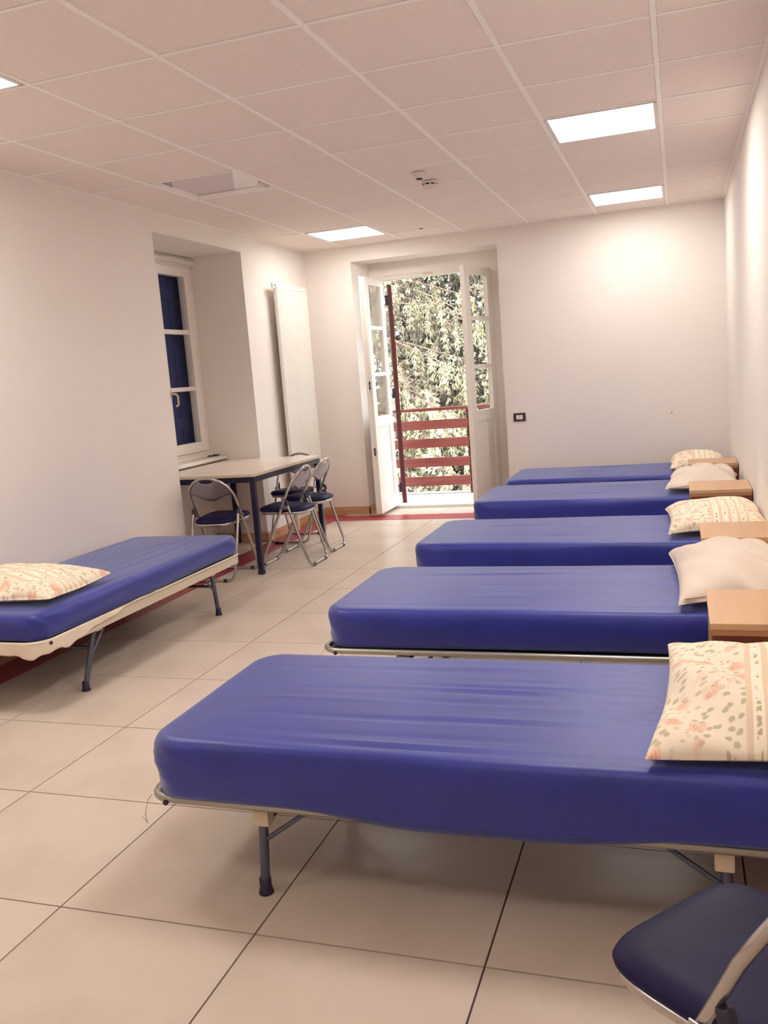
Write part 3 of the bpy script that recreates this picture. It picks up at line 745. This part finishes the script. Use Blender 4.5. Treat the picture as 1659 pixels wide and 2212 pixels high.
# ------------------------------------------------------------------ nightstands
NSL = ['between the two nearest beds', 'between the second and middle beds', 'between the middle and fourth beds', 'between the two farthest beds']
for k, (ya, yb, xa) in enumerate([(2.82, 3.250, 0.072), (4.17, 4.575, 0.077), (5.66, 6.085, 0.043), (7.02, 7.375, 0.052)]):
    W_, D_ = XR-0.006-xa, yb-ya; zt = 0.552
    t = thing('nightstand', f'light wood topped bedside cabinet {NSL[k]}', 'nightstand', (xa, ya, 0), group='bedside cabinets along the right wall')
    MB().box(0, W_, 0, D_, zt-0.022, zt, 0.003).build('top', 'stand_top', t)
    MB().box(0.002, W_, 0.002, D_-0.002, zt-0.040, zt-0.0225, 0.002).build('top_edge', 'stand_edge', t)
    MB().box(0.012, W_, 0.006, 0.024, 0.05, zt-0.0405).build('side_panel', 'stand_side', t)
    MB().box(0.012, W_, D_-0.024, D_-0.006, 0.05, zt-0.0405).build('side_panel', 'stand_side', t)
    MB().box(W_-0.012, W_, 0.0245, D_-0.0245, 0.05, zt-0.0405).build('back_panel', 'stand_side', t)
    MB().box(0.03, W_-0.013, 0.0245, D_-0.0245, 0.05, 0.066).build('bottom_panel', 'stand_side', t)
    d = MB().box(0.004, 0.0225, 0.027, D_-0.027, zt-0.17, zt-0.046, 0.002).build('drawer', 'stand_edge', t)
    d = MB().box(0.004, 0.0225, 0.027, D_-0.027, 0.068, zt-0.174, 0.002).build('door', 'stand_edge', t)
    for lx in (0.02, W_-0.045):
        for ly in (0.008, D_-0.038): MB().box(lx, lx+0.03, ly, ly+0.03, 0.0, 0.0498, 0.002).build('foot', 'stand_side', t)

# ------------------------------------------------------------------ table in the niche
tb = thing('table', 'cream laminate table with dark steel legs standing in the window niche', 'table', (-3.40, 6.42, 0))
tx, ty = 0.443, 0.645; zt = 0.757
MB().box(-tx, tx, -ty, ty, zt-0.022, zt, 0.0015).build('table_top', 'laminate', tb)
m = MB(); m.box(-tx-0.002, tx+0.002, -ty-0.002, -ty, zt-0.021, zt-0.001); m.box(-tx-0.002, tx+0.002, ty, ty+0.002, zt-0.021, zt-0.001); m.box(tx, tx+0.002, -ty, ty, zt-0.021, zt-0.001); m.box(-tx-0.002, -tx, -ty, ty, zt-0.021, zt-0.001)
m.build('edge_band', 'laminate_edge', tb)
m = MB(); a = 0.028
m.box(-tx+0.01, tx-0.008, -ty+0.01, -ty+0.01+a, zt-0.064, zt-0.0225); m.box(-tx+0.01, tx-0.008, ty-0.01-a, ty-0.01, zt-0.064, zt-0.0225)
m.box(-tx+0.01, -tx+0.01+a, -ty+0.01+a, ty-0.01-a, zt-0.064, zt-0.0225); m.box(tx-0.008-a, tx-0.008, -ty+0.01+a, ty-0.01-a, zt-0.064, zt-0.0225)
m.build('apron', 'navy_steel', tb)
for sx in (-1, 1):
    for sy in (-1, 1):
        x0 = sx*(tx-0.028); y0 = sy*(ty-0.030)
        lg = MB().box(x0-0.019, x0+0.019, y0-0.019, y0+0.019, 0.012, zt-0.0645, 0.003).build('leg', 'navy_steel', tb)
        MB().box(x0-0.021, x0+0.021, y0-0.021, y0+0.021, 0.0, 0.03, 0.003).build('foot_cap', 'rubber', lg)

# ------------------------------------------------------------------ folding chairs
def make_chair():
    """local: faces +X, seat 0.45 high"""
    t = thing('folding_chair', 'x', 'chair')
    HW = 0.183; xf_, xr_ = 0.205, -0.215; xt, zt = -0.160, 0.757; R_ = 0.0105
    def hp(z): return xf_+(xt-xf_)*(z/zt)
    # hoop: front foot bar, up both sides, arch over the back
    pts = []
    def arch(a): return (HW*math.cos(a), 0.16*math.sin(a))
    side_top = zt-0.16
    low = fillet([(xf_-0.004, 0.0, 0.0125), (xf_, HW-0.005, 0.0125), (hp(0.2), HW, 0.2), (hp(side_top), HW, side_top)], 0.055, 7)
    right = [p for p in low]
    top = []
    for k in range(1, 24):
        a = math.pi*k/24; y, dz = arch(a); z = side_top+dz; top.append((hp(z)-0.012*math.sin(a), y, z))
    left = [(p[0], -p[1], p[2]) for p in reversed([tuple(q) for q in low])]
    pts = [tuple(q) for q in right]+top+left[:-1]
    MB().tube(pts, R_, 10, closed=True).build('back_hoop', 'chrome', t)
    # rear U
    HR = HW+0.003; zh = 0.492; xh = hp(zh)-0.036
    u = fillet([(xh, HR, zh), (xh+(xr_-xh)*0.55, HR, zh*0.45), (xr_, HR-0.01, 0.0125), (xr_, -HR+0.01, 0.0125), (xh+(xr_-xh)*0.55, -HR, zh*0.45), (xh, -HR, zh)], 0.06, 7)
    MB().tube(u, R_, 10).build('rear_leg_frame', 'chrome', t)
    for sy in (-1, 1):
        d = Vector((xr_-xh, 0, -zh)).normalized()
        p = Vector((xh, sy*HR, zh))
        MB().tube([p-d*0.03, p-d*0.026, p+d*0.012], [0.009, 0.0135, 0.0135], 10).build('hinge_cap', 'black_plastic', t)
        MB().box(hp(0.47)-0.050, hp(0.47)+0.012, sy*(HW+0.0135)-0.0015, sy*(HW+0.0135)+0.0015, 0.455, 0.478, 0.001).build('pivot_plate', 'chrome', t)
        MB().cyl((hp(0.466), sy*(HW-0.012), 0.466), (hp(0.466), sy*(HR+0.016), 0.466), 0.005, 8).build('pivot_bolt', 'chrome_bolt', t)
        MB().cyl((hp(0.415), sy*(HW-0.03), 0.415), (hp(0.415), sy*(HW+0.014), 0.415), 0.005, 8).build('pivot_bolt', 'chrome_bolt', t)
        for xx, yy in ((xf_, HW-0.068), (xr_, HR-0.078)):
            MB().tube([(xx, sy*(yy-0.014), 0.0125), (xx, sy*(yy+0.014), 0.0125)], 0.0125, 10).build('foot_sleeve', 'black_plastic', t)
    # seat: padded, wide rounded front, narrower back
    def outline(ins, n=48):
        o_ = []
        for k in range(n):
            a = 2*math.pi*k/n; c, s_ = math.cos(a), math.sin(a); e = 0.42
            x = (abs(c)**e)*(1 if c > 0 else -1); y = (abs(s_)**e)*(1 if s_ > 0 else -1)
            hw = 0.178-ins-(0.035 if True else 0)*(0.5-0.5*x)
            o_.append((0.012+x*(0.188-ins), y*hw))
        return o_
    V = []; F = []; prof = [(0.008, 0.428), (0.0, 0.434), (-0.002, 0.442), (0.003, 0.452), (0.014, 0.460), (0.04, 0.466), (0.09, 0.470)]
    n = 48
    for ins, z in prof: V += [(x, y, z+0.006*x/0.2-0.02*max(0, x-0.14)) for x, y in outline(ins)]
    for r in range(len(prof)-1):
        for k in range(n): F.append((r*n+k, r*n+(k+1) % n, (r+1)*n+(k+1) % n, (r+1)*n+k))
    V.append((0.012, 0, 0.471)); c = len(V)-1
    for k in range(n): F.append(((len(prof)-1)*n+k, (len(prof)-1)*n+(k+1) % n, c))
    F.append(tuple(reversed(range(n))))
    st_ = MB().add(V, F, True).build('seat', 'vinyl', t)
    V = []; F = []
    for ins, z in ((0.02, 0.405), (0.012, 0.405), (0.006, 0.412), (0.004, 0.4275), (0.02, 0.4275)): V += [(x, y, z+0.006*x/0.2-0.02*max(0, x-0.14)) for x, y in outline(ins)]
    for r in range(4):
        for k in range(n): F.append((r*n+k, r*n+(k+1) % n, (r+1)*n+(k+1) % n, (r+1)*n+k))
    MB().add(V, F, True).build('seat_pan', 'chrome', st_)
    # pressed steel back panel with a hand-hold and a waved lower edge
    V = []; F = []; nu, nv = 28, 10
    for i in range(nu+1):
        s_ = -1+2*i/nu; y = s_*(HW-0.004)
        ztop = side_top+0.16*math.sqrt(max(0, 1-s_*s_*0.96))-0.008
        cut = max(0, 1-(y/0.062)**2); ztop -= 0.034*math.sqrt(cut) if cut > 0 else 0
        zbot = 0.618-0.030*math.cos(s_*math.pi*0.95)*(0.5+0.5*(1-s_*s_))-0.006
        zbot = min(zbot, ztop-0.002)
        for j in range(nv+1):
            z = zbot+(ztop-zbot)*j/nv
            bow = 0.020*(1-s_*s_)
            V.append((hp(z)-bow-0.004*math.sin(math.pi*j/nv), y, z))
    for i in range(nu):
        for j in range(nv): F.append((i*(nv+1)+j, (i+1)*(nv+1)+j, (i+1)*(nv+1)+j+1, i*(nv+1)+j+1))
    m = MB().add(V, F, True); bk = m.build('backrest', 'back_steel', t)
    md = bk.modifiers.new('thick', 'SOLIDIFY'); md.thickness = 0.003; md.offset = 0
    for y in (-0.13, 0.0, 0.13):
        z = 0.70; MB().cyl((hp(z)-0.026+0.02*(y/HW)**2, y, z), (hp(z)-0.014+0.02*(y/HW)**2, y, z), 0.004, 8).build('rivet', 'chrome_bolt', bk)
    return t
c0 = make_chair()
chairs = [((-3.26, 5.77), 90, 'folding chair tucked in at the near end of the table, back to the viewer'),
          ((-2.892, 6.195), 180, 'folding chair at the side of the table, nearer of the pair'),
          ((-2.935, 6.705), 180, 'folding chair at the side of the table, farther of the pair'),
          ((-3.27, 7.15), -90, 'folding chair behind the far end of the table, by the radiator'),
          ((0.11, 1.315), 140, 'dark folding chair in the bottom right corner before the nearest bed')]
for k, ((x, y), a, lab) in enumerate(chairs):
    c = c0 if k == 0 else copy_tree(c0)
    c.location = (x, y, 0); c.rotation_euler = (0, 0, math.radians(a)); tag(c, lab, 'chair', 'folding chairs')
    if k: bpy.context.view_layer.update()

# ------------------------------------------------------------------ radiator, switch, detectors
rd = thing('radiator', 'tall white ribbed radiator on the left wall by the corner', 'radiator', (XL, 7.52, 0.30))
Wd, Hh = 0.70, 1.99
MB().box(0.062, 0.085, 0.0, Wd, 0.0, Hh, 0.004).build('body_panel', 'radiator_white', rd)
for k in range(27):
    y = 0.018+k*(Wd-0.036)/26
    m = MB(); m.box(0.0845, 0.093, y-0.0085, y+0.0085, 0.03, Hh-0.04, 0.003); m.build('rib', 'radiator_white', rd)
m = MB(); m.box(0.0845, 0.092, 0.002, Wd-0.002, Hh-0.034, Hh-0.003, 0.003); m.build('top_rail', 'radiator_white', rd)
m = MB(); m.box(0.0845, 0.092, 0.002, Wd-0.002, 0.003, 0.026, 0.003); m.build('bottom_rail', 'radiator_white', rd)
for zz in (0.25, 1.7):
    for yy in (0.12, Wd-0.14): MB().box(0.0, 0.0615, yy, yy+0.03, zz, zz+0.08).build('bracket', 'radiator_white', rd)
m = MB(); m.cyl((0.07, 0.0, Hh-0.03), (0.07, -0.03, Hh-0.03), 0.012, 12); m.cyl((0.07, -0.03, Hh-0.045), (0.07, -0.03, Hh+0.005), 0.010, 12); m.build('vent_valve', 'radiator_white', rd)
m = MB(); m.tube(fillet([(0.07, 0.06, 0.001), (0.07, 0.06, -0.10), (0.07, 0.06, -0.295)], 0.02), 0.010, 10); m.build('pipe', 'radiator_white', rd)
m = MB(); m.tube([(0.07, Wd-0.06, 0.001), (0.07, Wd-0.06, -0.295)], 0.010, 10); m.build('pipe', 'radiator_white', rd)

sw = thing('light_switch', 'dark framed light switch with white rocker on the end wall', 'light switch', (-1.451, YB, 0.902))
m = MB(); fx, fz, ix, iz = 0.057, 0.039, 0.032, 0.021
m.box(-fx, fx, -0.010, 0.0, iz, fz, 0.002); m.box(-fx, fx, -0.010, 0.0, -fz, -iz, 0.002); m.box(-fx, -ix, -0.010, 0.0, -iz, iz, 0.002); m.box(ix, fx, -0.010, 0.0, -iz, iz, 0.002)
m.build('switch_frame', 'switch_dark', sw)
MB().box(-ix, -0.001, -0.008, 0.0, -iz, iz, 0.002).build('rocker', 'switch_white', sw); MB().box(0.001, ix, -0.008, 0.0, -iz, iz, 0.002).build('rocker', 'switch_white', sw)
tag(MB().lathe([(0, -0.004), (0.006, -0.003), (0.007, 0.0)], (0, 0, 0), 10).xf(Matrix.Translation((-0.07, YB, 0.86)) @ Matrix.Rotation(-math.pi/2, 4, 'X')).build('wall_plug', 'stand_edge'), 'tiny brown plug in the end wall above the farthest pillow', 'wall plug')

sm = thing('smoke_detector', 'round white smoke detector with dark slots on the ceiling', 'smoke detector', (-1.575, 6.10, ZC))
MB().lathe([(0.0, 0.0), (0.052, 0.0), (0.054, -0.012), (0.050, -0.016)], (0, 0, 0), 32).build('base', 'detector_white', sm)
MB().lathe([(0.046, -0.016), (0.046, -0.026)], (0, 0, 0), 32).build('slot_ring', 'dark_slot', sm)
MB().lathe([(0.050, -0.026), (0.048, -0.040), (0.036, -0.048), (0.0, -0.050)], (0, 0, 0), 32).build('cap', 'detector_white', sm)
for k in range(8):
    a = k*math.pi/4+0.3; MB().cyl((0.048*math.cos(a), 0.048*math.sin(a), -0.0265), (0.048*math.cos(a), 0.048*math.sin(a), -0.0155), 0.006, 8).build('slot_post', 'detector_white', sm)
se = thing('motion_sensor', 'small white ceiling sensor beside the smoke detector', 'sensor', (-1.565, 5.80, ZC))
MB().lathe([(0.0, 0.0), (0.045, 0.0), (0.044, -0.010), (0.030, -0.030), (0.022, -0.036)], (0, 0, 0), 24).build('body', 'detector_white', se)
MB().lathe([(0.022, -0.034), (0.020, -0.042), (0.0, -0.044)], (0, 0, 0), 20).build('lens', 'dark_slot', se)
m = MB(); m.tube([(-2.175, 7.94, ZC+0.001), (-2.16, 7.945, ZC-0.006), (-2.14, 7.95, ZC-0.003)], 0.0035, 6)
tag(m.build('ceiling_hook', 'dark_slot'), 'tiny dark hook on the ceiling near the end wall', 'hook')
